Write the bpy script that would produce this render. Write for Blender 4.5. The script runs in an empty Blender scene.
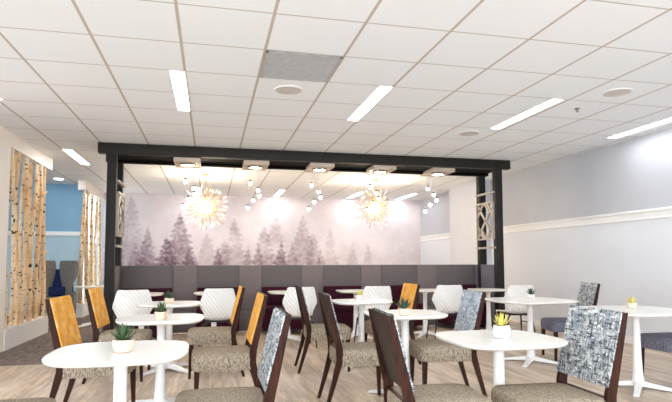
import bpy, bmesh, math, random
from mathutils import Vector, Matrix, noise
random.seed(7)
PI = math.pi
C = bpy.context.scene.collection
R = math.radians

# ------------------------------------------------------------------ helpers
def link(name, bm, mat, parent=None, smooth=True, angle=35):
    me = bpy.data.meshes.new(name)
    bmesh.ops.recalc_face_normals(bm, faces=bm.faces[:])
    bm.to_mesh(me); bm.free()
    mats = mat if isinstance(mat, (list, tuple)) else [mat]
    for m in mats: me.materials.append(m)
    if smooth:
        me.polygons.foreach_set('use_smooth', [True]*len(me.polygons))
        me.set_sharp_from_angle(angle=R(angle))
    o = bpy.data.objects.new(name, me); C.objects.link(o)
    if parent: o.parent = parent
    return o

def thing(name, label, cat, loc=(0, 0, 0), rotz=0, group=None):
    o = bpy.data.objects.new(name, None); C.objects.link(o)
    o.location = loc; o.rotation_euler = (0, 0, rotz); o.empty_display_size = .1
    o['label'] = label; o['category'] = cat
    if group: o['group'] = group
    return o

def tag(o, label, cat, group=None):
    o['label'] = label; o['category'] = cat
    if group: o['group'] = group
    return o

def struct(name, bm, mat, smooth=False):
    o = link(name, bm, mat, None, smooth); o['kind'] = 'structure'; return o

def dup(root, loc, rotz, label, group=None):
    r = root.copy(); C.objects.link(r); r.location = loc; r.rotation_euler = (0, 0, rotz)
    r['label'] = label
    if group: r['group'] = group
    for ch in list(root.children):
        c = ch.copy(); C.objects.link(c); c.parent = r
        for g in list(ch.children):
            d = g.copy(); C.objects.link(d); d.parent = c
    return r

def box(bm, x0, x1, y0, y1, z0, z1, bev=0, seg=2, mi=0):
    b = bmesh.new()
    bmesh.ops.create_cube(b, size=1)
    for v in b.verts:
        v.co = Vector((x0+(v.co.x+.5)*(x1-x0), y0+(v.co.y+.5)*(y1-y0), z0+(v.co.z+.5)*(z1-z0)))
    if bev: bmesh.ops.bevel(b, geom=b.edges[:], offset=bev, segments=seg, profile=.5, affect='EDGES')
    return merge(bm, b, mi=mi)

def merge(bm, b, M=None, mi=0):
    mp = {}
    for v in b.verts: mp[v] = bm.verts.new(M @ v.co if M else v.co)
    for f in b.faces:
        try:
            nf = bm.faces.new([mp[v] for v in f.verts]); nf.material_index = mi
        except ValueError: pass
    b.free(); return bm

def rings(bm, rs, cap=True, close=True, mi=0):
    vs = [[bm.verts.new(p) for p in r] for r in rs]
    n = len(rs[0])
    for a, b in zip(vs, vs[1:]):
        for i in range(n if close else n-1):
            j = (i+1) % n
            f = bm.faces.new((a[i], a[j], b[j], b[i])); f.material_index = mi
    if cap:
        f = bm.faces.new(vs[0][::-1]); f.material_index = mi
        f = bm.faces.new(vs[-1]); f.material_index = mi
    return bm

def tube(bm, pts, rad, n=8, cap=True, mi=0):
    pts = [Vector(p) for p in pts]
    rs = []
    for i, p in enumerate(pts):
        t = (pts[min(i+1, len(pts)-1)]-pts[max(i-1, 0)]).normalized()
        a = Vector((1, 0, 0)) if abs(t.x) < .8 else Vector((0, 1, 0))
        u = (a - t*a.dot(t)).normalized(); w = t.cross(u)
        r = rad[i] if isinstance(rad, (list, tuple)) else rad
        rs.append([p+(u*math.cos(2*PI*k/n)+w*math.sin(2*PI*k/n))*r for k in range(n)])
    return rings(bm, rs, cap, mi=mi)

def lathe(bm, prof, n=24, c=(0, 0), cap=True, mi=0):
    rs = [[Vector((c[0]+r*math.cos(2*PI*k/n), c[1]+r*math.sin(2*PI*k/n), z)) for k in range(n)] for r, z in prof]
    return rings(bm, rs, cap, mi=mi)

def bar(bm, a, b, w, h, up=(0, 0, 1)):
    a, b = Vector(a), Vector(b); t = (b-a).normalized(); up = Vector(up)
    s = t.cross(up).normalized(); u = s.cross(t)
    rs = [[p+s*w/2*i+u*h/2*j for i, j in ((-1, -1), (1, -1), (1, 1), (-1, 1))] for p in (a, b)]
    return rings(bm, rs)

def ball(bm, c, r, n=10, m=6, sz=1, mi=0):
    b = bmesh.new(); bmesh.ops.create_uvsphere(b, u_segments=n, v_segments=m, radius=r)
    return merge(bm, b, Matrix.Translation(c) @ Matrix.Diagonal((1, 1, sz, 1)), mi)

# ------------------------------------------------------------------ materials
def lin(c):
    return tuple(((v/255)/12.92 if v/255 <= .04045 else ((v/255+.055)/1.055)**2.4) for v in c)+(1,)

class NT:
    def __init__(s, name):
        s.m = bpy.data.materials.new(name); s.m.use_nodes = True
        s.t = s.m.node_tree; s.t.nodes.clear()
        s.out = s.n('ShaderNodeOutputMaterial'); s.b = s.n('ShaderNodeBsdfPrincipled')
        s.l(s.b.outputs[0], s.out.inputs[0])
    def n(s, k, **kw):
        o = s.t.nodes.new(k)
        for a, v in kw.items(): setattr(o, a, v)
        return o
    def l(s, a, b): s.t.links.new(a, b)
    def coord(s, kind='Object', scale=(1, 1, 1), rot=(0, 0, 0)):
        c = s.n('ShaderNodeTexCoord'); m = s.n('ShaderNodeMapping')
        m.inputs['Scale'].default_value = scale; m.inputs['Rotation'].default_value = rot
        s.l(c.outputs[kind], m.inputs[0]); return m.outputs[0]
    def noise(s, co, scale, detail=4, rough=.55, dist=0):
        o = s.n('ShaderNodeTexNoise'); o.inputs['Scale'].default_value = scale
        o.inputs['Detail'].default_value = detail; o.inputs['Roughness'].default_value = rough
        o.inputs['Distortion'].default_value = dist
        s.l(co, o.inputs['Vector']); return o.outputs['Fac']
    def ramp(s, f, stops, interp='LINEAR'):
        o = s.n('ShaderNodeValToRGB'); e = o.color_ramp.elements; o.color_ramp.interpolation = interp
        while len(e) < len(stops): e.new(.5)
        for i, (p, c) in enumerate(stops):
            e[i].position = p; e[i].color = lin(c) if len(c) == 3 and max(c) > 1 else (tuple(c)+(1,))[:4]
        s.l(f, o.inputs[0]); return o.outputs[0]
    def mix(s, f, a, b, mode='MIX'):
        o = s.n('ShaderNodeMix', data_type='RGBA', blend_type=mode)
        for k, v in ((0, f), (6, a), (7, b)):
            if hasattr(v, 'is_linked') or hasattr(v, 'links'): s.l(v, o.inputs[k])
            elif k == 0: o.inputs[0].default_value = v
            else: o.inputs[k].default_value = lin(v)
        return o.outputs[2]
    def math(s, op, a, b=None):
        o = s.n('ShaderNodeMath', operation=op)
        for k, v in ((0, a), (1, b)):
            if v is None: continue
            if isinstance(v, (int, float)): o.inputs[k].default_value = v
            else: s.l(v, o.inputs[k])
        return o.outputs[0]
    def bump(s, f, strength=.3, dist=.002):
        o = s.n('ShaderNodeBump'); o.inputs['Strength'].default_value = strength; o.inputs['Distance'].default_value = dist
        s.l(f, o.inputs['Height']); s.l(o.outputs[0], s.b.inputs['Normal'])
    def fin(s, col=None, rough=.5, metal=0, spec=.5):
        if col is not None:
            if isinstance(col, tuple): s.b.inputs['Base Color'].default_value = lin(col)
            else: s.l(col, s.b.inputs['Base Color'])
        s.b.inputs['Roughness'].default_value = rough; s.b.inputs['Metallic'].default_value = metal
        s.b.inputs['Specular IOR Level'].default_value = spec
        return s.m

def plain(name, col, rough=.5, metal=0, spec=.5, var=.06, scale=8):
    t = NT(name); f = t.noise(t.coord(), scale, 3)
    lo = tuple(max(0, v*(1-var)) for v in col); hi = tuple(min(255, v*(1+var)) for v in col)
    return t.fin(t.ramp(f, [(.3, lo), (.7, hi)]), rough, metal, spec)

def emit(name, col, strength):
    t = NT(name); t.t.nodes.remove(t.b)
    e = t.n('ShaderNodeEmission'); e.inputs[0].default_value = lin(col); e.inputs[1].default_value = strength
    t.l(e.outputs[0], t.out.inputs[0]); return t.m

M = {}
TILE, GX, GY = .686, -1.63, 3.80
def ceiling_mat():
    t = NT('ceiling_tiles'); co = t.coord()
    sp = t.n('ShaderNodeSeparateXYZ'); t.l(co, sp.inputs[0])
    ms = []
    for k, g in ((0, GX), (1, GY)):
        a = t.math('ADD', sp.outputs[k], -g+TILE*40+.5*TILE)
        a = t.math('DIVIDE', a, TILE); a = t.math('FRACT', a); a = t.math('SUBTRACT', a, .5)
        a = t.math('ABSOLUTE', a); a = t.math('MULTIPLY', a, TILE)
        ms.append(t.math('LESS_THAN', a, .012 if k == 0 else .007))
    line = t.math('MAXIMUM', ms[0], ms[1])
    f = t.noise(co, .5, 2); base = t.ramp(f, [(.35, (246, 248, 251)), (.65, (243, 247, 250))])
    f2 = t.noise(co, 60, 3); base = t.mix(.05, base, t.ramp(f2, [(.3, (200, 198, 195)), (.7, (255, 255, 255))]))
    col = t.mix(line, base, (196, 184, 174))
    return t.fin(col, .9, spec=.2)
M['ceiling'] = ceiling_mat()
M['wall_upper'] = plain('wall_paint_grey', (184, 186, 192), .45, var=.015, scale=1.2)
M['wall_lower'] = plain('wall_paint_white', (222, 225, 231), .35, var=.01, scale=1.2)
M['pier'] = plain('pier_paint', (205, 207, 214), .5, var=.01)
M['white_trim'] = plain('white_trim', (238, 236, 234), .4, var=.01)
M['cream'] = plain('partition_cream', (240, 232, 225), .6, var=.015, scale=2)
M['blue_wall'] = plain('sky_blue_paint', (128, 172, 202), .6, var=.05, scale=.7)
M['blue_low'] = plain('pale_blue_paint', (176, 205, 220), .6, var=.03, scale=.7)
M['beam'] = plain('dark_beam', (37, 34, 30), .6, var=.08, spec=.25)
M['post'] = plain('dark_post', (36, 33, 33), .6, var=.08, spec=.25)
M['soffit_black'] = plain('soffit_black', (12, 7, 7), .8, spec=.1)
M['lattice'] = plain('lattice_champagne', (158, 148, 136), .5, 0, var=.05)
M['housing'] = plain('housing_white', (196, 178, 160), .5, var=.02)
M['metal'] = plain('brushed_nickel', (190, 186, 178), .3, .9)
M['table'] = plain('table_white', (243, 241, 236), .22, var=.008)
M['base_white'] = plain('powder_white', (240, 239, 238), .35, var=.01)
M['shell'] = plain('shell_white', (243, 242, 240), .38, var=.01)
M['black'] = plain('black_frame', (24, 22, 24), .4)
M['chrome'] = plain('lamp_chrome', (150, 145, 138), .25, .8)
M['gold'] = plain('gold_rod', (205, 172, 112), .3, .7)
M['vent'] = plain('vent_grey', (178, 176, 176), .5, var=.05, scale=20)
M['speaker'] = plain('speaker_grey', (205, 198, 194), .7, var=.04, scale=60)
M['cord'] = plain('clear_cord', (210, 205, 200), .4)
M['soil'] = plain('soil', (60, 48, 38), .9, scale=80, var=.3)
M['pot_tan'] = plain('pot_tan', (226, 203, 180), .75, var=.05, scale=40)
M['pot_white'] = plain('pot_white', (236, 230, 226), .6, var=.02)
M['pot_beige'] = plain('pot_beige', (230, 216, 196), .7, var=.03)
M['leaf_green'] = plain('succulent_green', (58, 80, 50), .5, var=.35, scale=50)
M['leaf_dark'] = plain('succulent_dark', (52, 74, 58), .5, var=.35, scale=50)
M['leaf_yellow'] = plain('succulent_yellow', (206, 192, 98), .5, var=.25, scale=50)

def wood_dark():
    t = NT('walnut_frame'); f = t.noise(t.coord(scale=(30, 30, 2.5)), 2, 5, .6, .4)
    return t.fin(t.ramp(f, [(.3, (24, 9, 5)), (.7, (66, 32, 17))]), .45, spec=.15)
M['wood'] = wood_dark()
def wood_back():
    t = NT('walnut_veneer'); f = t.noise(t.coord(scale=(40, 40, 2)), 2, 5, .6, .4)
    return t.fin(t.ramp(f, [(.3, (28, 19, 16)), (.7, (50, 35, 28))]), .45, spec=.25)
M['veneer'] = wood_back()

def tweed(name, a, b, c):
    t = NT(name)
    f1 = t.noise(t.coord(scale=(1, 1, 0.16)), 190, 2, .6)
    f2 = t.noise(t.coord(), 60, 4, .7)
    col = t.mix(t.ramp(f2, [(.35, (0, 0, 0)), (.65, (1, 1, 1))]), a, b)
    col = t.mix(t.ramp(f1, [(.5, (0, 0, 0)), (.62, (1, 1, 1))]), col, c)
    t.bump(f1, .5, .003)
    return t.fin(col, .95, spec=.1)
M['tweed'] = tweed('taupe_tweed', (182, 166, 146), (142, 129, 113), (92, 83, 73))
M['tweed_blue'] = tweed('grey_blue_tweed', (134, 134, 148), (108, 108, 124), (80, 80, 96))

def printed():
    t = NT('distressed_print')
    n1 = t.noise(t.coord(scale=(1, .5, .26)), 76, 4, .75)
    n2 = t.noise(t.coord(scale=(.22, .5, 1.1)), 62, 4, .75)
    big = t.noise(t.coord(), 9, 3, .6)
    base = t.ramp(big, [(.35, (132, 142, 152)), (.6, (190, 192, 192))])
    k1 = t.ramp(n1, [(.51, (0, 0, 0)), (.56, (1, 1, 1))]); k2 = t.ramp(n2, [(.53, (0, 0, 0)), (.58, (1, 1, 1))])
    col = t.mix(k1, base, (84, 88, 94)); col = t.mix(k2, col, (60, 62, 66))
    n3 = t.noise(t.coord(scale=(.5, .5, .9)), 70, 2, .6)
    col = t.mix(t.ramp(n3, [(.6, (0, 0, 0)), (.66, (1, 1, 1))]), col, (222, 222, 218))
    return t.fin(col, .7, spec=.2)
M['print'] = printed()
def printed_blue():
    t = NT('distressed_print_blue')
    n1 = t.noise(t.coord(scale=(1, .5, .28)), 60, 3, .7)
    n2 = t.noise(t.coord(scale=(.3, .5, 1.1)), 60, 3, .7)
    big = t.noise(t.coord(), 8, 3, .6)
    base = t.ramp(big, [(.35, (128, 142, 160)), (.65, (184, 192, 198))])
    col = t.mix(t.ramp(n1, [(.55, (0, 0, 0)), (.6, (1, 1, 1))]), base, (86, 96, 114))
    col = t.mix(t.ramp(n2, [(.56, (0, 0, 0)), (.61, (1, 1, 1))]), col, (216, 220, 220))
    return t.fin(col, .7, spec=.2)
M['print_blue'] = printed_blue()
def orange():
    t = NT('marigold_print')
    big = t.noise(t.coord(), 9, 4, .65)
    base = t.ramp(big, [(.3, (196, 130, 42)), (.5, (224, 160, 62)), (.7, (226, 190, 130))])
    n = t.noise(t.coord(scale=(1, 1, .5)), 55, 3, .7)
    col = t.mix(t.ramp(n, [(.6, (0, 0, 0)), (.66, (1, 1, 1))]), base, (166, 112, 50))
    n2 = t.noise(t.coord(scale=(.5, 1, 1)), 24, 3, .7)
    col = t.mix(t.ramp(n2, [(.66, (0, 0, 0)), (.7, (1, 1, 1))]), col, (168, 150, 140))
    return t.fin(col, .7, spec=.2)
M['orange'] = orange()

def felt(name, a, b):
    t = NT(name); f = t.noise(t.coord(), 40, 4, .6)
    return t.fin(t.ramp(f, [(.3, a), (.7, b)]), .9, spec=.15)
M['felt'] = felt('grey_felt', (96, 90, 92), (106, 99, 100))
M['felt_light'] = felt('taupe_felt', (112, 103, 104), (122, 112, 112))
M['felt_side'] = felt('grey_felt_sheen', (92, 90, 102), (104, 102, 114))  # bluish fabric sheen of the right end panel put into its base colour
M['maroon'] = felt('maroon_vinyl', (50, 16, 30), (60, 20, 36))
M['grey_chair'] = felt('lounge_grey', (92, 90, 88), (128, 122, 114))
M['navy'] = felt('navy_cushion', (24, 34, 72), (32, 44, 84))

def floor_mat():
    t = NT('floor_planks'); co = t.coord()
    b = t.n('ShaderNodeTexBrick'); mp = t.coord(rot=(0, 0, PI/2))
    t.l(mp, b.inputs['Vector'])
    b.offset = .37; b.inputs['Scale'].default_value = 1; b.inputs['Mortar Size'].default_value = .0012
    b.inputs['Brick Width'].default_value = 1.1; b.inputs['Row Height'].default_value = .17
    b.inputs['Color1'].default_value = lin((222, 198, 172)); b.inputs['Color2'].default_value = lin((192, 169, 147))
    b.inputs['Mortar'].default_value = lin((140, 120, 105)); b.inputs['Bias'].default_value = 0
    g = t.noise(t.coord(scale=(7, .7, 1)), 2.4, 6, .65, .6)
    col = t.mix(t.ramp(g, [(.42, (.75, .75, .75)), (.6, (0, 0, 0))]), b.outputs['Color'], (150, 136, 122))
    g2 = t.noise(t.coord(scale=(3, .5, 1)), 1.5, 3, .6, .3)
    col = t.mix(t.ramp(g2, [(.45, (0, 0, 0)), (.7, (.6, .6, .6))]), col, (228, 212, 198))
    return t.fin(col, .42, spec=.4)
M['floor'] = floor_mat()
def carpet_mat():
    t = NT('dark_plank_carpet')
    g = t.noise(t.coord(scale=(5, 1.2, 1)), 4, 6, .7, .5)
    g3 = t.noise(t.coord(), 90, 3)
    col = t.ramp(g, [(.35, (88, 78, 74)), (.5, (122, 110, 104)), (.68, (150, 138, 128))])
    col = t.mix(.12, col, t.ramp(g3, [(.3, (60, 55, 52)), (.7, (170, 160, 150))]))
    return t.fin(col, .9, spec=.15)
M['carpet'] = carpet_mat()

def birch():
    t = NT('birch_bark')
    f = t.noise(t.coord(scale=(1, 1, .4)), 8, 4, .6)
    base = t.ramp(f, [(.3, (198, 152, 106)), (.5, (226, 192, 150)), (.7, (238, 222, 198))])
    s = t.noise(t.coord(scale=(1, 1, 1.7)), 13, 2, .5)
    col = t.mix(t.ramp(s, [(.63, (0, 0, 0)), (.66, (1, 1, 1))]), base, (58, 42, 34))
    s2 = t.noise(t.coord(scale=(1, 1, 6)), 30, 2, .5)
    col = t.mix(t.ramp(s2, [(.66, (0, 0, 0)), (.7, (.8, .8, .8))]), col, (128, 96, 70))
    return t.fin(col, .8, spec=.2)
M['birch'] = birch()

def attr_mat():
    t = NT('mural_print'); a = t.n('ShaderNodeAttribute'); a.attribute_name = 'Col'
    return t.fin(a.outputs['Color'], .8, spec=.15)
M['mural'] = attr_mat()

E_PANEL = emit('panel_glow', (248, 251, 255), 13)
E_SPOT = emit('spot_glow', (255, 236, 208), 60)
E_GLOBE = emit('globe_glow', (255, 246, 232), 18)
E_CORE = emit('core_glow', (255, 240, 215), 110)
E_CRYS = emit('crystal_glow', (255, 236, 205), 1.6)
E_DOWN = emit('downlight_glow', (240, 248, 255), 40)

# ------------------------------------------------------------------ the setting
H = 2.99
XL, XR, YB = -2.70, 6.0, 14.9
bm = bmesh.new(); box(bm, -8, 6.3, -2.5, 15.2, -.1, 0); struct('floor', bm, M['floor'])
bm = bmesh.new(); box(bm, -8, -1.36, 7.08, 15.0, 0, .006); struct('floor_carpet', bm, M['carpet'])
bm = bmesh.new(); box(bm, -8, 6.3, -2.5, 15.2, H, H+.1); struct('ceiling', bm, M['ceiling'])
bm = bmesh.new(); box(bm, XR, XR+.15, -2.5, YB+.15, 0, 3.0); struct('wall_right', bm, M['wall_upper'])
# white lower wall panel and chair rail
bm = bmesh.new(); box(bm, XR-.012, XR, -2.4, YB, 0.1, 1.80); struct('wall_panel_right', bm, M['wall_lower'])
bm = bmesh.new()
box(bm, XR-.05, XR, -2.4, YB, 1.885, 1.925, .006); box(bm, XR-.022, XR, -2.4, YB, 1.81, 1.885); box(bm, XR-.04, XR, -2.4, YB, 1.78, 1.81, .006)
struct('trim_1', bm, M['white_trim'])
bm = bmesh.new(); box(bm, XR-.02, XR, -2.4, YB, 0, .1); struct('baseboard_right', bm, M['white_trim'])
# pier standing out of the right wall
bm = bmesh.new(); box(bm, 5.67, XR-.001, 10.8, 12.2, 0, H); struct('wall_pier', bm, M['pier'])
# partition on the left (solid part), headers and bases of the birch screens
bm = bmesh.new(); box(bm, XL-.16, XL, 5.6, 8.19, 0, H); struct('wall_left', bm, M['cream'])
for i, (a, b) in enumerate(((8.19, 10.2), (12.77, YB))):
    bm = bmesh.new(); box(bm, XL-.16, XL, a, b, H-.2, H); struct('trim_%d' % (i*2+2), bm, M['cream'])
    bm = bmesh.new(); box(bm, XL-.17, XL+.012, a, b, 0.006, .29); struct('trim_%d' % (i*2+3), bm, M['white_trim'])
# corridor behind the partition
bm = bmesh.new(); box(bm, -8, XL-.17, 13.5, 13.6, 1.90, H); struct('wall_corridor', bm, M['blue_wall'])
bm = bmesh.new(); box(bm, -8, XL-.17, 13.5, 13.6, 0, 1.80); struct('wall_corridor_lower', bm, M['blue_low'])
bm = bmesh.new(); box(bm, -8, XL-.17, 13.46, 13.6, 1.80, 1.90, .01); struct('trim_6', bm, M['white_trim'])
bm = bmesh.new(); box(bm, -8.1, -8, 5, 13.6, 0, H); struct('wall_corridor_side', bm, M['blue_wall'])

# ---- mural wall: misty forest, painted per vertex on a fine grid
def mural():
    x0, x1, z1 = XL, XR, H
    nx, nz = 520, 180
    trees = []   # x, top z, half width at foot, density
    for x, z, w, d in ((-2.03, 2.95, .62, .30), (-1.61, 2.19, .34, .62), (-1.13, 1.9, .42, .85), (-.81, 2.52, .55, .60),
                       (-.55, 1.6, .3, .6), (.19, 1.64, .22, .7), (-.1, 2.05, .42, .22), (.61, 2.4, .48, .32), (.99, 1.7, .22, .55), (1.26, 1.76, .24, .5),
                       (1.42, 2.3, .4, .35), (2.8, 2.1, .34, .3), (.35, 1.95, .3, .3), (-1.9, 1.75, .3, .4), (1.72, 2.62, .5, .28), (1.89, 1.82, .26, .66), (2.5, 2.58, .5, .36), (2.2, 1.75, .3, .3),
                       (3.0, 1.6, .24, .4), (3.28, 2.2, .34, .22), (3.92, 1.8, .26, .22), (4.39, 1.74, .24, .22), (-2.45, 2.2, .4, .35), (5.3, 2.0, .3, .08)):
        trees.append((x, z, w, d))
    bm = bmesh.new(); V = []; cols = []
    A = (228, 219, 222); T = (104, 80, 92)
    for j in range(nz+1):
        for i in range(nx+1):
            x = x0+(x1-x0)*i/nx; z = z1*j/nz
            V.append(bm.verts.new((x, YB-.004, z)))
            n = noise.fractal(Vector((x*.9, z*1.3, 1.7)), 1, 2, 5)
            n2 = noise.fractal(Vector((x*4, z*5, 4.7)), 1, 2, 4)
            b = [v*(1+.07*n+.02*n2) for v in A]
            # haze darker at the far left, lighter to the right
            k = max(0, min(1, (-.2-x)/2.2)); b = [v*(1-.14*k*max(0, .6+n)) for v in b]
            d = 0
            for (tx, tz, tw, dn) in trees:
                h = tz-z
                if h <= 0: continue
                L = tz-.75
                f = min(1.25, h/L)
                br = .62+.38*abs(math.sin(h*21+tx*7+1.3*noise.noise(Vector((x*9, z*6, tx)))))
                wid = 1.22*tw*f**.8*br*(1+.35*noise.noise(Vector((x*14, z*18, tx*3))))
                e = (wid-abs(x-tx))/max(.05, .22*wid+.02)
                a = max(0, min(1, e))*dn*(.72+.5*noise.noise(Vector((x*11, z*15, tx+9))))
                a *= max(.25, 1-.55*max(0, (1.25-z)))       # rising mist
                d = 1-(1-d)*(1-max(0, a))
            mist = .28*max(0, noise.noise(Vector((x*1.1, z*2.2, 8.2))))
            d = max(0, d-1.25*mist)
            g = .10*max(0, 1.9-z)*max(0, .5+n) * (1 if x < 3 else .4)
            d = min(.92, d+g)
            cols.append([bb*(1-d)+tt*d for bb, tt in zip(b, T)])
    W = nx+1
    for j in range(nz):
        for i in range(nx):
            bm.faces.new((V[j*W+i], V[j*W+i+1], V[(j+1)*W+i+1], V[(j+1)*W+i]))
    me = bpy.data.meshes.new('wall_mural'); bm.to_mesh(me); bm.free()
    at = me.color_attributes.new('Col', 'FLOAT_COLOR', 'POINT')
    flat = []
    for c in cols: flat += list(lin([max(0, min(255, v)) for v in c]))
    at.data.foreach_set('color', flat)
    me.materials.append(M['mural'])
    o = bpy.data.objects.new('wall_mural', me); C.objects.link(o); o['kind'] = 'structure'
mural()
bm = bmesh.new(); box(bm, XL-.17, XR+.15, YB, YB+.15, 0, H); struct('wall_back', bm, M['wall_upper'])

# ------------------------------------------------------------------ birch trunks
def trunk(y, r, seed, z0, z1, dx=0, wob=.05, lean=0):
    random.seed(seed); bm = bmesh.new(); pts = []; rd = []
    ph = random.uniform(0, 6); n = 22
    for i in range(n+1):
        f = i/n; z = z0+(z1-z0)*f
        pts.append((dx+.015*math.sin(5*f+ph), wob*math.sin(3.1*f*1.4+ph)+wob*.5*math.sin(9*f+ph*2)+lean*(f-.5), z))
        rd.append(r*(1.03-.3*f)*(1+.05*math.sin(23*f+ph)))
    tube(bm, pts, rd, 12)
    # short cut branch stubs
    for k in range(random.randint(1, 3)):
        f = random.uniform(.15, .85); p = Vector(pts[int(f*n)])
        s = random.choice((-1, 1)); tube(bm, [p, p+Vector((.02, s*(r+.02), .03)), p+Vector((.03, s*(r+.045), .07))], [.014, .012, .009], 6)
    o = link('birch_trunk', bm, M['birch'])
    o.location = (XL-.08, y, 0)
    return o
ordw = ['second', 'third', 'fourth', 'fifth', 'sixth', 'seventh', 'eighth', 'ninth', 'tenth']
places = ['in the near screen, against its solid end panel']+['in the near screen, '+w_+' from the solid end panel' for w_ in ordw]+[
          'in the near screen, next to its bowed end trunk', 'in the near screen, bowed at the open corridor edge']
ys = (8.28, 8.40, 8.66, 8.80, 9.02, 9.16, 9.38, 9.52, 9.68, 9.84, 9.97, 10.10)
rs = (.040, .034, .034, .036, .038, .034, .036, .042, .034, .038, .034, .036)
for i, (y, r) in enumerate(zip(ys, rs)):
    o = trunk(y, r, 11+i, .29, H-.2, dx=.042*(-1)**i, wob=.026 if i < 11 else .05, lean=.07*math.sin(i*2.3))
    tag(o, 'pale birch trunk '+places[i], 'tree trunk', 'birch trunks of the near screen')
ys2 = (12.86, 13.08, 13.3, 13.52, 13.75, 13.99, 14.22, 14.45, 14.7)
ords = ['at the corridor end', 'second from the corridor end', 'third from the corridor end', 'fourth from the corridor end', 'in the middle',
        'fourth from the mural wall', 'third from the mural wall', 'second from the mural wall', 'against the mural wall']
for i, y in enumerate(ys2):
    o = trunk(y, .036+.008*math.sin(i*1.7), 41+i, .29, H-.2, dx=.03*(-1)**i, wob=.03, lean=.05*math.sin(i*1.9))
    tag(o, 'slim birch trunk in the far screen, '+ords[i], 'tree trunk', 'birch trunks of the far screen')

# ------------------------------------------------------------------ pergola over the booths
PX0, PX1, PY0, PY1 = -1.46, 4.93, 8.56, 9.16
pg = thing('pergola', 'dark timber pergola frame with lattice ends standing over the booths', 'pergola')
bm = bmesh.new(); box(bm, -1.66, 5.16, PY0, PY0+.13, 2.83, 2.985, .004); link('front_beam', bm, M['beam'], pg)
bm = bmesh.new(); box(bm, -1.56, 5.06, PY1, PY1+.12, 2.795, 2.985, .004); link('rear_beam', bm, M['soffit_black'], pg)
for x in (PX0, PX1):
    for y in (PY0+.005, PY1+.005):
        bm = bmesh.new(); box(bm, x-.065, x+.065, y, y+.12, 0, 2.84, .004)
        if y < 9: box(bm, x-.085, x-.06, y-.004, y+.10, 2.70, 2.84, .004) if x < 0 else None
        link('post', bm, M['post'], pg)
    xp, x = x, x+(.08 if x < 0 else -.08)
    # lattice panel on the inner faces of the posts
    lt = bmesh.new(); y0, y1 = PY0+.04, PY1+.09
    for z in (2.42, 1.44):
        b_ = bmesh.new(); bar(b_, (x, y0, z), (x, y1, z), .05, .035); link('rail', b_, M['lattice'], pg)
    za, zb = 1.60, 2.25; ya, yb = y0+.035, y1-.035
    for p, q in (((ya, za), (yb, za)), ((ya, zb), (yb, zb)), ((ya, za), (ya, zb)), ((yb, za), (yb, zb))):
        bar(lt, (x, p[0], p[1]), (x, q[0], q[1]), .05, .028, up=(0, 0, 1) if p[1] == q[1] else (0, 1, 0))
    zm = (za+zb)/2; ym = (ya+yb)/2; k = (zb-za)/(yb-ya)
    for p, q in (((ya, za), (yb, zb)), ((ya, zb), (yb, za)), ((ya, zm+.08), (ym-.06, zb)), ((ym+.06, zb), (yb, zm+.08)),
                 ((ya, zm-.08), (ym-.06, za)), ((ym+.06, za), (yb, zm-.08)), ((ym-.13, zm+.17), (ym+.02, zb)), ((ym+.13, zm-.17), (ym-.02, za))):
        bar(lt, (x, p[0], p[1]), (x, q[0], q[1]), .045, .024, up=(1, 0, 0))
    link('lattice_panel', lt, M['lattice'], pg)
cx = [-.38+1.085*k for k in range(5)]
edges = [PX0-.1]+[v for c in cx for v in (c-.2, c+.2)]+[PX1+.1]
for k in range(6):
    bm = bmesh.new(); box(bm, edges[2*k], edges[2*k+1], PY0+.13, PY1, 2.835, 2.855); link('soffit_panel', bm, M['soffit_black'], pg)
bwhere = ['above the booth end by the birch screens', 'above the second booth divider from the birch screens', 'above the middle booth divider',
          'beside the gold starburst lamp nearer the right wall', 'above the booth end by the right wall']
for k, c in enumerate(cx):
    t = thing('ceiling_light', 'square recessed white light box '+bwhere[k], 'light', (c, 8.99, 2.77), 0, 'square light boxes in the pergola')
    bm = bmesh.new()
    box(bm, -.195, .195, -.29, .30, .01, .05, .003)
    for s in (-1, 1): box(bm, s*.195-.008, s*.195+.008, -.29, .30, .0, .06)
    box(bm, -.195, .195, .285, .305, 0, .06); box(bm, -.195, .195, -.295, -.285, 0, .06)
    if k in (1, 2, 4): pass
    link('housing', bm, M['housing'], t)
    bm = bmesh.new(); lathe(bm, [(.125, .012), (.125, -.012), (.112, -.02), (.10, -.012), (.10, .012)], 28); ring = link('lamp_ring', bm, M['chrome'], t)
    bm = bmesh.new(); lathe(bm, [(.098, .008), (.098, -.002)], 24); link('diffuser', bm, E_SPOT, t)

# ------------------------------------------------------------------ pendants
gl = [(-.07, 2.57), (.07, 2.46), (.085, 2.35), (-.02, 2.27), (-.11, 2.14)]
def pendant(c, label):
    t = thing('pendant_cluster', label, 'pendant light', (c, 9.62, 0), 0, 'globe pendants hanging behind the pergola')
    bm = bmesh.new(); lathe(bm, [(.11, H-.001), (.11, H-.02), (.1, H-.028)], 24); link('ceiling_plate', bm, M['chrome'], t)
    for i, (dx, z) in enumerate(gl):
        z += .05; y = .05*math.sin(i*2.1)
        bm = bmesh.new(); tube(bm, [(dx*.5, y*.5, H-.02), (dx, y, z+.02)], .0022, 5); cd = link('cord', bm, M['cord'], t)
        g = bmesh.new(); ball(g, (dx, y, z-.040), .030, 16, 10); gg = link('glass_globe', g, E_GLOBE, t)
        bm = bmesh.new(); lathe(bm, [(.014, z+.022), (.019, z+.012), (.019, z-.010)], 12, (dx, y)); link('cap', bm, M['black'], gg)
    return t
pw = ['nearest the birch screens', 'right of the starburst lamp nearer the birch screens', 'in the middle of the five',
      'beside the starburst lamp nearer the right wall', 'nearest the right wall pier']
for k, c in enumerate(cx):
    pendant([-.37, .74, 1.84, 2.95, 4.1][k], 'small cascade of five lit glass globes, '+pw[k])

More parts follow.
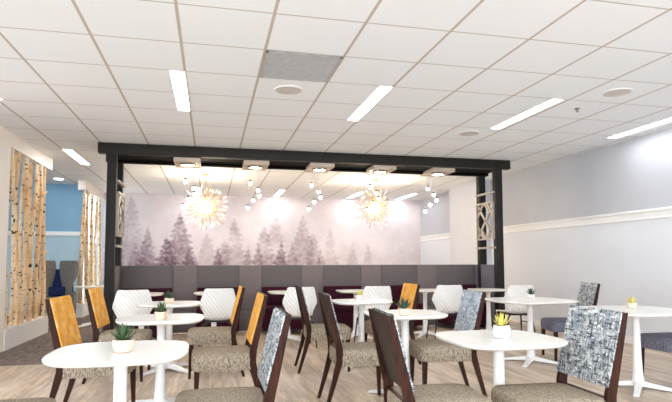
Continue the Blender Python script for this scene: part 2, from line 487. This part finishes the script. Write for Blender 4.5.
def chandelier(x, z, label, seed, rr):
    random.seed(seed)
    t = thing('starburst_chandelier', label, 'chandelier', (x, 11.3, z), 0, 'gold starburst chandeliers')
    bm = bmesh.new(); tube(bm, [(0, 0, .1), (0, 0, H-z)], .008, 8); lathe(bm, [(.07, H-z-.001), (.07, H-z-.03)], 20); link('stem', bm, M['gold'], t)
    bm = bmesh.new(); ball(bm, (0, 0, 0), .11, 24, 16); link('lamp_core', bm, E_CORE, t)
    N = 100
    for i in range(N):
        ph = math.acos(1-2*(i+.5)/N); th = PI*(1+5**.5)*i
        d = Vector((math.cos(th)*math.sin(ph), math.sin(th)*math.sin(ph), math.cos(ph)))
        L = rr*random.uniform(.8, 1.05)
        r = bmesh.new(); tube(r, [d*.10, d*(L-.05)], .0045, 5); rod = link('rod', r, M['gold'], t)
        r = bmesh.new(); tube(r, [d*(L-.08), d*(L-.04), d*L], [.005, .009, .003], 6); link('crystal', r, E_CRYS if i % 3 else M['gold'], rod)
chandelier(-.11, 2.31, 'gold starburst chandelier nearer the birch screens', 3, .50)
chandelier(3.49, 2.35, 'gold starburst chandelier nearer the right wall', 5, .47)

# ------------------------------------------------------------------ ceiling lights, vent, speakers
def lin_light(x, y, label):
    t = thing('ceiling_light', label, 'light', (x, y, H), 0, 'slim recessed ceiling light strips')
    bm = bmesh.new()
    for s in (-1, 1):
        box(bm, s*.072-.006, s*.072+.006, 0, 1.372, -.006, .0); box(bm, -.072, .072, (0 if s < 0 else 1.362), (.01 if s < 0 else 1.372), -.006, 0)
    link('frame', bm, M['white_trim'], t)
    bm = bmesh.new(); box(bm, -.066, .066, .01, 1.362, -.004, -.001); link('diffuser', bm, E_PANEL, t)
LL = [(-.33, 5.17, 'slim light strip in the ceiling, before the pergola, second row from the birch screens'),
      (1.73, 5.17, 'slim light strip in the ceiling beyond the round speaker, over the centre tables'),
      (3.72, 5.17, 'slim light strip in the ceiling between the two round speakers near the right wall'),
      (5.66, 5.3, 'slim light strip in the ceiling running close along the right wall'),
      (-2.33, 5.17, 'slim light strip in the ceiling cut off above the solid end of the birch screen'),
      (-2.25, 9.24, 'slim light strip in the ceiling between the birch screen and the pergola post'),
      (-.33, 13.4, 'slim light strip in the far ceiling by the mural, nearest the birch screens'),
      (1.73, 13.4, 'slim light strip in the far ceiling by the mural, between the starburst lamps'),
      (3.79, 13.4, 'slim light strip in the far ceiling by the mural, right of the second starburst lamp'),
      (5.25, 13.4, 'slim light strip in the far ceiling by the corner of mural and right wall')]
for a in LL: lin_light(*a)
for x in (-.33, 1.73, 3.72):
    lin_light(x, .6, 'slim light strip in the ceiling above the nearest tables, out of view')
# vent
t = thing('ceiling_vent', 'square grey perforated air vent in the white ceiling', 'vent', (GX+3.5*TILE, GY+1.5*TILE, H))
bm = bmesh.new(); h = TILE/2-.012
for a in ((-h, h, -h, -h+.02), (-h, h, h-.02, h), (-h, -h+.02, -h, h), (h-.02, h, -h, h)): box(bm, *a, -.012, 0)
link('frame', bm, M['vent'], t)
bm = bmesh.new(); box(bm, -h, h, -h, h, -.006, -.001)
for i in range(22):
    y = -h+.035+i*(2*h-.07)/21; box(bm, -h+.02, h-.02, y-.005, y+.005, -.010, -.006)
link('grille', bm, M['vent'], t)
for x, y, lb in ((GX+3.5*TILE, GY+2.5*TILE, 'round flush ceiling speaker beside the grey vent'), (4.19, GY+1.5*TILE, 'round flush ceiling speaker nearest the right wall'),
                 (3.5, 6.86, 'round flush ceiling speaker near the pergola end')):
    t = thing('ceiling_speaker', lb, 'speaker', (x, y, H), 0, 'round ceiling speakers')
    bm = bmesh.new(); lathe(bm, [(.155, 0), (.155, -.006), (.14, -.010), (.135, -.006), (.135, 0)], 32); link('rim', bm, M['white_trim'], t)
    bm = bmesh.new(); lathe(bm, [(.135, -.001), (.134, -.007), (.06, -.009), (.01, -.009)], 32); link('grille', bm, M['speaker'], t)
t = thing('fire_sprinkler', 'tiny sprinkler head in the ceiling near the third light strip', 'sprinkler', (4.18, 5.46, H))
bm = bmesh.new(); lathe(bm, [(.035, 0), (.035, -.006), (.012, -.01), (.012, -.028), (.02, -.03), (.02, -.033)], 16); link('head', bm, M['chrome'], t)
t = thing('ceiling_light', 'round downlight in the corridor ceiling above the lounge chair', 'light', (-3.21, 12.6, H))
bm = bmesh.new(); lathe(bm, [(.11, 0), (.11, -.008), (.09, -.008), (.09, 0)], 24); link('trim_ring', bm, M['white_trim'], t)
bm = bmesh.new(); lathe(bm, [(.088, -.001), (.088, -.005)], 24); link('diffuser', bm, E_DOWN, t)
for i, (x, y) in enumerate(((-4.6, 9.2), (-4.6, 11.6))):
    t = thing('ceiling_light', 'round downlight in the corridor ceiling behind the near birch screen, '+('nearer', 'farther')[i], 'light', (x, y, H))
    bm = bmesh.new(); lathe(bm, [(.11, 0), (.11, -.008), (.09, -.008), (.09, 0)], 24); link('trim_ring', bm, M['white_trim'], t)
    bm = bmesh.new(); lathe(bm, [(.088, -.001), (.088, -.005)], 24); link('diffuser', bm, E_DOWN, t)

# ------------------------------------------------------------------ booth banquette
bq = thing('banquette', 'long high-backed grey booth with maroon seats under the pergola', 'banquette')
YF, YBK = 8.92, 9.40; TOP = 1.14
xl, xr = -1.395, 4.86
pil = [(-.41+1.077*k-.19, -.41+1.077*k+.19) for k in range(5)]
bays = [(xl, pil[0][0])]+[(pil[k][1], pil[k+1][0]) for k in range(4)]+[(pil[4][1], xr)]
for a, b in bays:
    bm = bmesh.new(); box(bm, a+.003, b-.003, YBK, YBK+.12, 0.0065, TOP, .006); link('back_panel', bm, M['felt'], bq)
    bm = bmesh.new(); box(bm, a+.01, b-.01, YBK-.10, YBK-.003, .465, .77, .02, 3); link('back_cushion', bm, M['maroon'], bq)
    bm = bmesh.new(); box(bm, a+.01, b-.01, YF, YBK-.003, .36, .46, .03, 3); link('seat_cushion', bm, M['maroon'], bq)
    bm = bmesh.new(); box(bm, a+.01, b-.01, YF+.05, YBK-.003, .08, .355, .004); link('seat_base', bm, M['maroon'], bq)
for a, b in pil:
    bm = bmesh.new(); box(bm, a, b, YBK-.012, YBK+.12, .39, TOP, .008); box(bm, a, b, YBK-.012, YBK+.12, .03, .384, .006); link('divider', bm, M['felt_light'], bq)
bm = bmesh.new(); box(bm, xl-.07, xl-.003, PY0+.135, PY1, .0065, TOP, .006); box(bm, xl-.07, xl-.003, PY1+.13, YBK+.12, .0065, TOP, .006); link('end_panel', bm, M['felt'], bq)
bm = bmesh.new(); box(bm, xr+.003, xr+.07, PY0+.135, PY1, .0065, TOP, .006); box(bm, xr+.003, xr+.07, PY1+.13, YBK+.12, .0065, TOP, .006); link('end_panel', bm, M['felt_side'], bq)

# ------------------------------------------------------------------ chairs
def rrect(bm, x0, x1, y0, y1, z0, z1, r, bulge=0.0):
    # cushion: rounded box with crowned top
    b = bmesh.new(); box(b, x0, x1, y0, y1, z0, z1, r, 4)
    return merge(bm, b)

def back_y(z):      # rake of the backrest, negative is backwards
    return -.215-(z-.45)*.26

def make_chair(name, label, fab, seat, group):
    t = thing(name, label, 'chair', group=group)
    W = .225
    bm = bmesh.new()
    # crowned upholstered seat, slightly narrower at the back
    n = 14; Z0, Z1 = .345, .475
    def P(u, v, z):     # u,v in -1..1
        ex = 7
        x = u*(.245-.012*(1-v)/2); y = v*.25
        return Vector((x, y, z))
    ring_n = 48; rsx = []
    for (sc, z) in ((.90, Z0+.002), (.975, Z0), (1, Z0+.02), (1.005, (Z0+Z1)/2), (1, Z1-.03), (.975, Z1-.01), (.93, Z1), (.6, Z1+.010), (.2, Z1+.013)):
        r_ = []
        for k in range(ring_n):
            a = 2*PI*k/ring_n; c, s = math.cos(a), math.sin(a); e = 2/6.5
            r_.append(P(math.copysign(abs(c)**e, c)*sc, math.copysign(abs(s)**e, s)*sc, z))
        rsx.append(r_)
    rings(bm, rsx); link('seat', bm, seat, t, angle=60)
    for s in (-1, 1):
        bm = bmesh.new()
        rs_ = []
        for z, w, x, y in ((.35, .042, s*.205, .205), (.0, .024, s*.21, .215)):
            rs_.append([Vector((x+i*w/2, y+j*w/2, z)) for i, j in ((-1, -1), (1, -1), (1, 1), (-1, 1))])
        rings(bm, rs_); link('front_leg', bm, M['wood'], t, False)
        bm = bmesh.new(); rs_ = []
        for z, y, dp in ((0, -.335, .026), (.22, -.27, .040), (.40, -.222, .056), (.50, back_y(.50), .056), (.70, back_y(.70)+.005, .046), (.925, back_y(.925)+.012, .032)):
            x = s*(W-.013)
            rs_.append([Vector((x+i*.013, y+j*dp/2, z)) for i, j in ((-1, -1), (1, -1), (1, 1), (-1, 1))])
        rings(bm, rs_); link('rear_leg', bm, M['wood'], t, True, 30)
    def slab(z0, z1, w0, w1, off0, off1):
        b = bmesh.new(); rs_ = []
        for f in (0, .04, .5, .96, 1):
            z = z0+(z1-z0)*f; w = w0+(w1-w0)*f
            k = .006 if f in (0, 1) else 0
            y = back_y(z); rs_.append([Vector((-w, y+off0+k*.3, z)), Vector((w, y+off0+k*.3, z)), Vector((w, y+off1-k, z)), Vector((-w, y+off1-k, z))])
        return rings(b, rs_)
    link('back_panel', slab(.535, .928, W-.027, W-.027, -.001, .012), M['veneer'], t, True, 30)
    link('backrest', slab(.54, .932, W-.001, W-.001, .0285, .038), fab, t, True, 30)
    bm = bmesh.new(); bar(bm, (-W+.02, back_y(.46)-.01, .455), (W-.02, back_y(.46)-.01, .455), .02, .05); link('rear_rail', bm, M['wood'], t, False)
    return t
F = -PI/2   # local +Y is the front; rotz=-90deg faces +X, +90deg faces -X
protos = {}
def put(kind, x, y, face, label, jit=0, group='wood-framed upholstered dining chairs'):
    rz = (-PI/2 if face > 0 else PI/2)+R(jit)
    fab, seat = {'orange': (M['orange'], M['tweed']), 'print': (M['print'], M['tweed']), 'blue': (M['print_blue'], M['tweed']), 'cool': (M['print'], M['tweed_blue'])}[kind]
    if kind not in protos:
        c = make_chair('dining_chair', label, fab, seat, group); c.location = (x, y, 0); c.rotation_euler = (0, 0, rz); protos[kind] = c
    else: c = dup(protos[kind], (x, y, 0), rz, label, group)
    return c
# face +1 looks towards +X. chair centre is the seat centre
put('orange', -.83, 4.60, 1, 'orange-backed dining chair at the second table from the front, nearest the near birch screen', -4)
put('orange', -.86, 6.05, 1, 'dining chair with orange patterned back nearest the dark pergola post', -4)
put('orange', .11, 4.62, -1, 'orange-backed dining chair seen side-on, just behind the chair with grey-blue back', 1)
put('orange', .02, 6.05, -1, 'orange-backed dining chair seen side-on in front of the second white shell chair', 0)
put('orange', 2.07, 6.25, -1, 'orange-backed dining chair behind the centre table with the dark green succulent', 0)
put('print', .07, 3.02, -1, 'dining chair with grey-blue back edge-on at the front table with low tan bowl', 0)
put('print', -1.03, 3.02, 1, 'dining chair cut off at the frame edge, left of the low tan bowl table', 0)
put('print', 1.23, 2.83, 1, 'dining chair showing its broad dark wooden back, closest to the camera', -4)
put('print', 1.27, 4.55, 1, 'dining chair with dark back seen edge-on, behind the closest dark-backed chair', -3)
put('print', 1.29, 6.05, 1, 'dining chair with dark edge-on back, in front of a centre shell chair', -4)
put('blue', 2.02, 4.58, -1, 'dining chair with pale blue patterned back at the centre table with green succulent', -6)
put('print', 1.83, 2.71, -1, 'large dining chair with black and white distressed back, beside the round white pot table', -2)
put('cool', 4.33, 6.0, -1, 'dining chair with grey blue seat and black and white back beside the right wall', -14)
put('cool', 4.42, 4.45, -1, 'dining chair with grey blue seat cut off at the frame edge near the right wall', 0)

def make_shell(label):
    t = thing('shell_chair', label, 'chair', group='white quilted shell chairs along the booth')
    def row(w, y, z, fwd, m=22):
        return [Vector((w*u, y+fwd*(abs(u)**2.2), z)) for u in [-1+2*i/m for i in range(m+1)]]
    # profile from seat front over the bend up to the top of the back; y forward positive
    prof = [(.21, .24, .440, .0, .0), (.225, .18, .445, 0, .01), (.235, .08, .44, 0, .02), (.235, -.04, .432, .0, .035), (.215, -.13, .435, .02, .03), (.20, -.185, .465, .04, 0),
            (.215, -.212, .52, .06, 0), (.25, -.228, .575, .085, 0), (.275, -.238, .62, .10, 0), (.268, -.247, .67, .095, 0), (.248, -.258, .73, .08, 0), (.228, -.27, .79, .065, 0), (.212, -.282, .835, .055, 0), (.19, -.286, .85, .05, 0)]
    m = 60; pr = []
    prof = [(a*.89, b, c, d, e) for a, b, c, d, e in prof]
    sub = 8
    for a, b in zip(prof, prof[1:]):
        for k in range(sub):
            f = k/sub; pr.append([a[i]*(1-f)+b[i]*f for i in range(5)])
    pr.append(list(prof[-1]))
    def surf(side):
        rows = []
        s = 0
        for i, (w, y, z, fwd, lift) in enumerate(pr):
            if i: s += math.hypot(y-pr[i-1][1], z-pr[i-1][2])
            r_ = []
            for j in range(m+1):
                u = -1+2*j/m
                d = .011*abs(math.sin((u*w*1.0+s*.75)*PI/.05))
                p = Vector((u*w, y+fwd*abs(u)**2.2, z+lift*abs(u)**2.5))
                # outward direction: down for the seat, back for the back
                k = max(0, min(1, (z-.44)/.06)) if y < 0 else 0
                nrm = Vector((0, -k, -(1-k)))
                p += nrm*(d+.010)*(1 if side else -.15)
                r_.append(p)
            rows.append(r_)
        return rows
    bm = bmesh.new(); A = surf(1); B = surf(0)
    va = [[bm.verts.new(p) for p in r_] for r_ in A]; vb = [[bm.verts.new(p) for p in r_] for r_ in B]
    for v in (va, vb):
        for a, b in zip(v, v[1:]):
            for j in range(m): bm.faces.new((a[j], a[j+1], b[j+1], b[j]))
    for a, b, a2, b2 in zip(va, va[1:], vb, vb[1:]):
        bm.faces.new((a[0], b[0], b2[0], a2[0])); bm.faces.new((a[m], b[m], b2[m], a2[m]))
    for j in range(m):
        bm.faces.new((va[0][j], va[0][j+1], vb[0][j+1], vb[0][j])); bm.faces.new((va[-1][j], va[-1][j+1], vb[-1][j+1], vb[-1][j]))
    link('shell', bm, M['shell'], t, angle=80)
    bm = bmesh.new(); box(bm, -.15, .15, -.14, .16, .395, .422, .006)
    link('seat_bracket', bm, M['black'], t)
    for sx in (-1, 1):
        for sy in (-1, 1):
            bm = bmesh.new(); tube(bm, [(sx*.13, sy*.12, .40), (sx*.19, sy*.17, .36), (sx*.23, sy*.22, 0)], [.013, .013, .009], 8); link('leg', bm, M['black'], t)
        bm = bmesh.new(); tube(bm, [(sx*.2, -.185, .28), (sx*.2, .185, .28)], .007, 6); link('stretcher', bm, M['black'], t)
    return t
SH = [(-.97, 7.5, 'white quilted shell chair in front of the pergola post beside the birch screens', 6),
      (.10, 7.6, 'white quilted shell chair behind the side-on orange-backed chair', 4),
      (1.22, 7.7, 'white quilted shell chair partly hidden by a dark chair back, centre', 2),
      (2.34, 7.7, 'white quilted shell chair behind the small yellow succulent', 0),
      (3.50, 7.75, 'white quilted shell chair behind the pale blue patterned chair', -6),
      (4.50, 7.45, 'white quilted shell chair in front of the pergola post by the right wall', -4)]
sh0 = None
for x, y, lb, j in SH:
    if sh0 is None: sh0 = make_shell(lb); sh0.location = (x, y, 0); sh0.rotation_euler = (0, 0, R(j))
    else: dup(sh0, (x, y, 0), R(j), lb)

# ------------------------------------------------------------------ tables
def make_table(label, a, group, sw=.30):
    t = thing('pedestal_table', label, 'table', group=group)
    def ol(sc, z, n=64, e=2/3.4):
        r_ = []
        for k in range(n):
            th = 2*PI*k/n; c, s = math.cos(th), math.sin(th)
            r_.append(Vector((math.copysign(abs(c)**e, c)*a*sc, math.copysign(abs(s)**e, s)*a*sc, z)))
        return r_
    bm = bmesh.new(); rings(bm, [ol(.94, .712), ol(.985, .722), ol(1, .732), ol(1, .736), ol(.994, .74)]); link('tabletop', bm, M['table'], t, angle=40)
    bm = bmesh.new(); lathe(bm, [(.13, .711), (.13, .703), (.045, .69), (.034, .66), (.033, .5), (.037, .3), (.043, .15), (.052, .075), (.055, .05), (.05, .035)], 24); link('pedestal', bm, M['base_white'], t, angle=50)
    for k in range(4):
        th = PI/4+k*PI/2; d = Vector((math.cos(th), math.sin(th), 0)); s = Vector((-d.y, d.x, 0))
        L = sw*1.22; bm = bmesh.new(); rs_ = []
        for r_, z0, z1, w in ((.02, .03, .075, .035), (.12, .022, .058, .032), (L*.8, .006, .028, .027), (L, .0, .016, .024)):
            rs_.append([d*r_+s*w+Vector((0, 0, z0)), d*r_-s*w+Vector((0, 0, z0)), d*r_-s*w*.7+Vector((0, 0, z1)), d*r_+s*w*.7+Vector((0, 0, z1))])
        rings(bm, rs_); link('base_foot', bm, M['base_white'], t, True, 40)
    return t
G1 = 'white squared pedestal tables in the dining rows'
tA = make_table('white pedestal table in front with a succulent in a low tan bowl', .342, G1); tA.location = (-.45, 3.05, 0)
TS = [(1.71, 3.02, 'white pedestal table in front with a yellow succulent in a round white pot'),
      (-.39, 4.74, 'white pedestal table with square tan pot, just behind the front table with low bowl'),
      (-.44, 6.38, 'white pedestal table with small dark succulent, third from the front by the birch screens'),
      (1.70, 4.62, 'white pedestal table at the centre with a dark green succulent in a round beige pot'),
      (1.74, 6.2, 'white pedestal table at the centre with a tiny yellow plant, before the booths')]
for x, y, lb in TS: dup(tA, (x, y, 0), 0, lb)
tB = make_table('wide white pedestal table with dark green succulent near the right wall', .47, G1, .30); tB.location = (3.74, 5.85, 0); dup(tB, (3.95, 4.42, 0), 0, 'white pedestal table cut by the frame, near the right wall, with a yellow succulent')
tC = make_table('white pedestal table in the booth nearest the birch screens, behind a shell chair', .30, 'white pedestal tables in the booths', .24); tC.location = (-.97, 8.4, 0)
for x, y, lb in ((.06, 8.4, 'white pedestal table in the second booth from the birch screens'), (1.17, 8.4, 'white pedestal table in the third booth from the birch screens'),
                 (2.27, 8.42, 'white pedestal table in the booth behind the tiny yellow plant'), (3.43, 8.36, 'white pedestal table in the booth next to the last, left of a shell chair'),
                 (4.50, 8.24, 'white pedestal table in the last booth by the right pergola post')):
    dup(tC, (x, y, 0), 0, lb, 'white pedestal tables in the booths')
dup(tA, (-2.12, 11.05, 0.006), 0, 'white table glimpsed between the far birch screen and the pergola post', 'white tables beyond the pergola')

# ------------------------------------------------------------------ succulents
def leaf(bm, base, th, el, L, w):
    d = Vector((math.cos(th)*math.cos(el), math.sin(th)*math.cos(el), math.sin(el)))
    s = Vector((-math.sin(th), math.cos(th), 0)); u = s.cross(d)
    rs_ = []
    for f, k in ((0, .6), (.3, 1), (.65, .75), (.9, .3), (1, .04)):
        p = base+d*L*f+Vector((0, 0, .25*L*f*f)); ww = w*k
        rs_.append([p+s*ww, p+u*ww*.35, p-s*ww, p-u*ww*.35])
    rings(bm, rs_)
def succulent(x, y, label, potk, r, h, leafm, nl, L, w, seed, up=0):
    random.seed(seed)
    t = thing('potted_succulent', label, 'potted plant', (x, y, .7405), random.uniform(0, 3), 'small potted succulents on the tables')
    bm = bmesh.new()
    if potk == 'bowl':
        lathe(bm, [(r*.6, 0), (r*.78, .004), (r*.98, h*.55), (r, h*.8), (r*.94, h), (r*.86, h), (r*.86, h*.9)], 28); m = M['pot_tan']
    elif potk == 'round':
        lathe(bm, [(r*.72, 0), (r*.88, .004), (r, h*.35), (r*.99, h*.7), (r*.86, h), (r*.78, h), (r*.78, h*.9)], 28); m = M['pot_white']
    elif potk == 'beige':
        lathe(bm, [(r*.66, 0), (r*.84, .004), (r, h*.5), (r*.94, h), (r*.84, h), (r*.84, h*.9)], 28); m = M['pot_beige']
    else:
        rs_ = []
        for sc, z in ((.78, 0), (.84, .003), (1, h), (.88, h), (.88, h*.9)):
            rs_.append([Vector((math.copysign(abs(math.cos(a))**.35, math.cos(a))*r*sc, math.copysign(abs(math.sin(a))**.35, math.sin(a))*r*sc, z)) for a in [2*PI*k/32 for k in range(32)]])
        rings(bm, rs_); m = M['pot_tan'] if potk == 'square' else M['pot_white']
    link('pot', bm, m, t, angle=45)
    bm = bmesh.new(); lathe(bm, [(r*.84, h*.85), (r*.83, h*.93), (r*.3, h*.96), (.003, h*.96)], 20); link('soil', bm, M['soil'], t)
    bm = bmesh.new()
    for i in range(nl):
        f = i/nl; th = i*2.4; el = R(25+55*f+up)
        leaf(bm, Vector((math.cos(th)*r*.25*(1-f), math.sin(th)*r*.25*(1-f), h*.9)), th+random.uniform(-.2, .2), min(el, R(86)), L*random.uniform(.8, 1.1), w)
    link('foliage', bm, leafm, t, angle=60)
succulent(-.43, 2.98, 'spiky green succulent in a low tan bowl on the front table', 'bowl', .054, .064, M['leaf_green'], 30, .075, .009, 1)
succulent(-.38, 4.58, 'spiky green succulent in a square tan pot on the second table', 'square', .045, .062, M['leaf_green'], 22, .075, .009, 2)
succulent(-.44, 6.30, 'small dark succulent in a square tan pot, farther back than the other square pot', 'square', .043, .06, M['leaf_dark'], 20, .075, .009, 3)
succulent(1.71, 2.98, 'yellow upright succulent in a round white pot on the front table', 'round', .053, .075, M['leaf_yellow'], 20, .066, .010, 4, 14)
succulent(1.62, 4.42, 'dark green succulent in a round beige pot on the centre table', 'beige', .048, .058, M['leaf_dark'], 22, .085, .010, 5)
succulent(1.75, 6.28, 'tiny yellow plant in a square white pot on the centre table before the booths', 'squarew', .045, .06, M['leaf_yellow'], 18, .055, .010, 6)
succulent(3.87, 6.02, 'dark green succulent in a small white pot on the wide table near the right wall', 'round', .045, .05, M['leaf_dark'], 22, .075, .010, 7)
succulent(4.0, 4.52, 'yellow green succulent in a small white pot on the table cut by the frame', 'beige', .045, .055, M['leaf_yellow'], 18, .055, .011, 8)

# ------------------------------------------------------------------ lounge chair in the corridor
t = thing('lounge_chair', 'grey high-winged lounge chair with navy cushion in the blue corridor', 'lounge chair', (-3.02, 12.0, .006), R(14))
def wing(s):
    bm = bmesh.new(); rs_ = []
    for z, hw, cxx in ((.50, .11, .19), (.62, .085, .18), (.74, .10, .185), (.90, .155, .20), (1.05, .175, .205), (1.18, .17, .205), (1.225, .15, .20)):
        rs_.append([Vector((s*(cxx+math.cos(a)*hw), -.04+.10*math.cos(a)*(-1)+.035*math.sin(a)-.10*(1-abs(math.cos(a)))*0, z)) for a in [2*PI*k/16 for k in range(16)]])
    rings(bm, rs_); return bm
for s in (-1, 1): link('wing', wing(s), M['grey_chair'], t, angle=60)
bm = bmesh.new(); box(bm, -.30, .30, .07, .17, .20, 1.05, .04, 3); link('back', bm, M['navy'], t)
bm = bmesh.new(); box(bm, -.28, .28, -.36, .10, .40, .50, .03, 3); link('seat', bm, M['grey_chair'], t)
bm = bmesh.new(); box(bm, -.17, .17, -.05, .06, .50, .70, .04, 3); link('cushion', bm, M['navy'], t)
bm = bmesh.new()
box(bm, .27, .35, -.36, .14, .12, .60, .03, 3); link('side', bm, M['grey_chair'], t)
bm = bmesh.new(); box(bm, -.35, -.27, -.36, .14, .12, .60, .03, 3); link('side', bm, M['grey_chair'], t)
for sx in (-1, 1):
    for sy in (-.3, .1):
        bm = bmesh.new(); tube(bm, [(sx*.28, sy, 0), (sx*.27, sy, .2)], [.012, .018], 8); link('leg', bm, M['black'], t)
bm = bmesh.new(); box(bm, -.27, .27, -.33, .08, .2, .4, .01); link('seat_base', bm, M['grey_chair'], t)

# ------------------------------------------------------------------ world, camera, view
w = bpy.data.worlds.new('daylight'); bpy.context.scene.world = w; w.use_nodes = True
bg = w.node_tree.nodes['Background']; bg.inputs[0].default_value = (.86, .94, 1, 1); bg.inputs[1].default_value = 3.3

cam = bpy.data.cameras.new('camera'); co = bpy.data.objects.new('camera', cam); C.objects.link(co)
yaw, pit, rol = .2275, .0675, -.002
Fv = Vector((math.sin(yaw)*math.cos(pit), math.cos(yaw)*math.cos(pit), math.sin(pit)))
Rv = Vector((math.cos(yaw), -math.sin(yaw), 0)); Uv = Rv.cross(Fv)
R2 = Rv*math.cos(rol)+Uv*math.sin(rol); U2 = -Rv*math.sin(rol)+Uv*math.cos(rol)
m = Matrix((R2, U2, -Fv)).transposed().to_4x4(); m.translation = (0, 0, 1.2)
co.matrix_world = m
cam.sensor_width = 36; cam.lens = 541/672*36; cam.shift_y = 24/672; cam.clip_start = .05
sc = bpy.context.scene; sc.camera = co
sc.view_settings.view_transform = 'Standard'; sc.view_settings.look = 'None'
sc.view_settings.gamma = 1; sc.view_settings.use_curve_mapping = False
sc.view_settings.exposure = 0.8
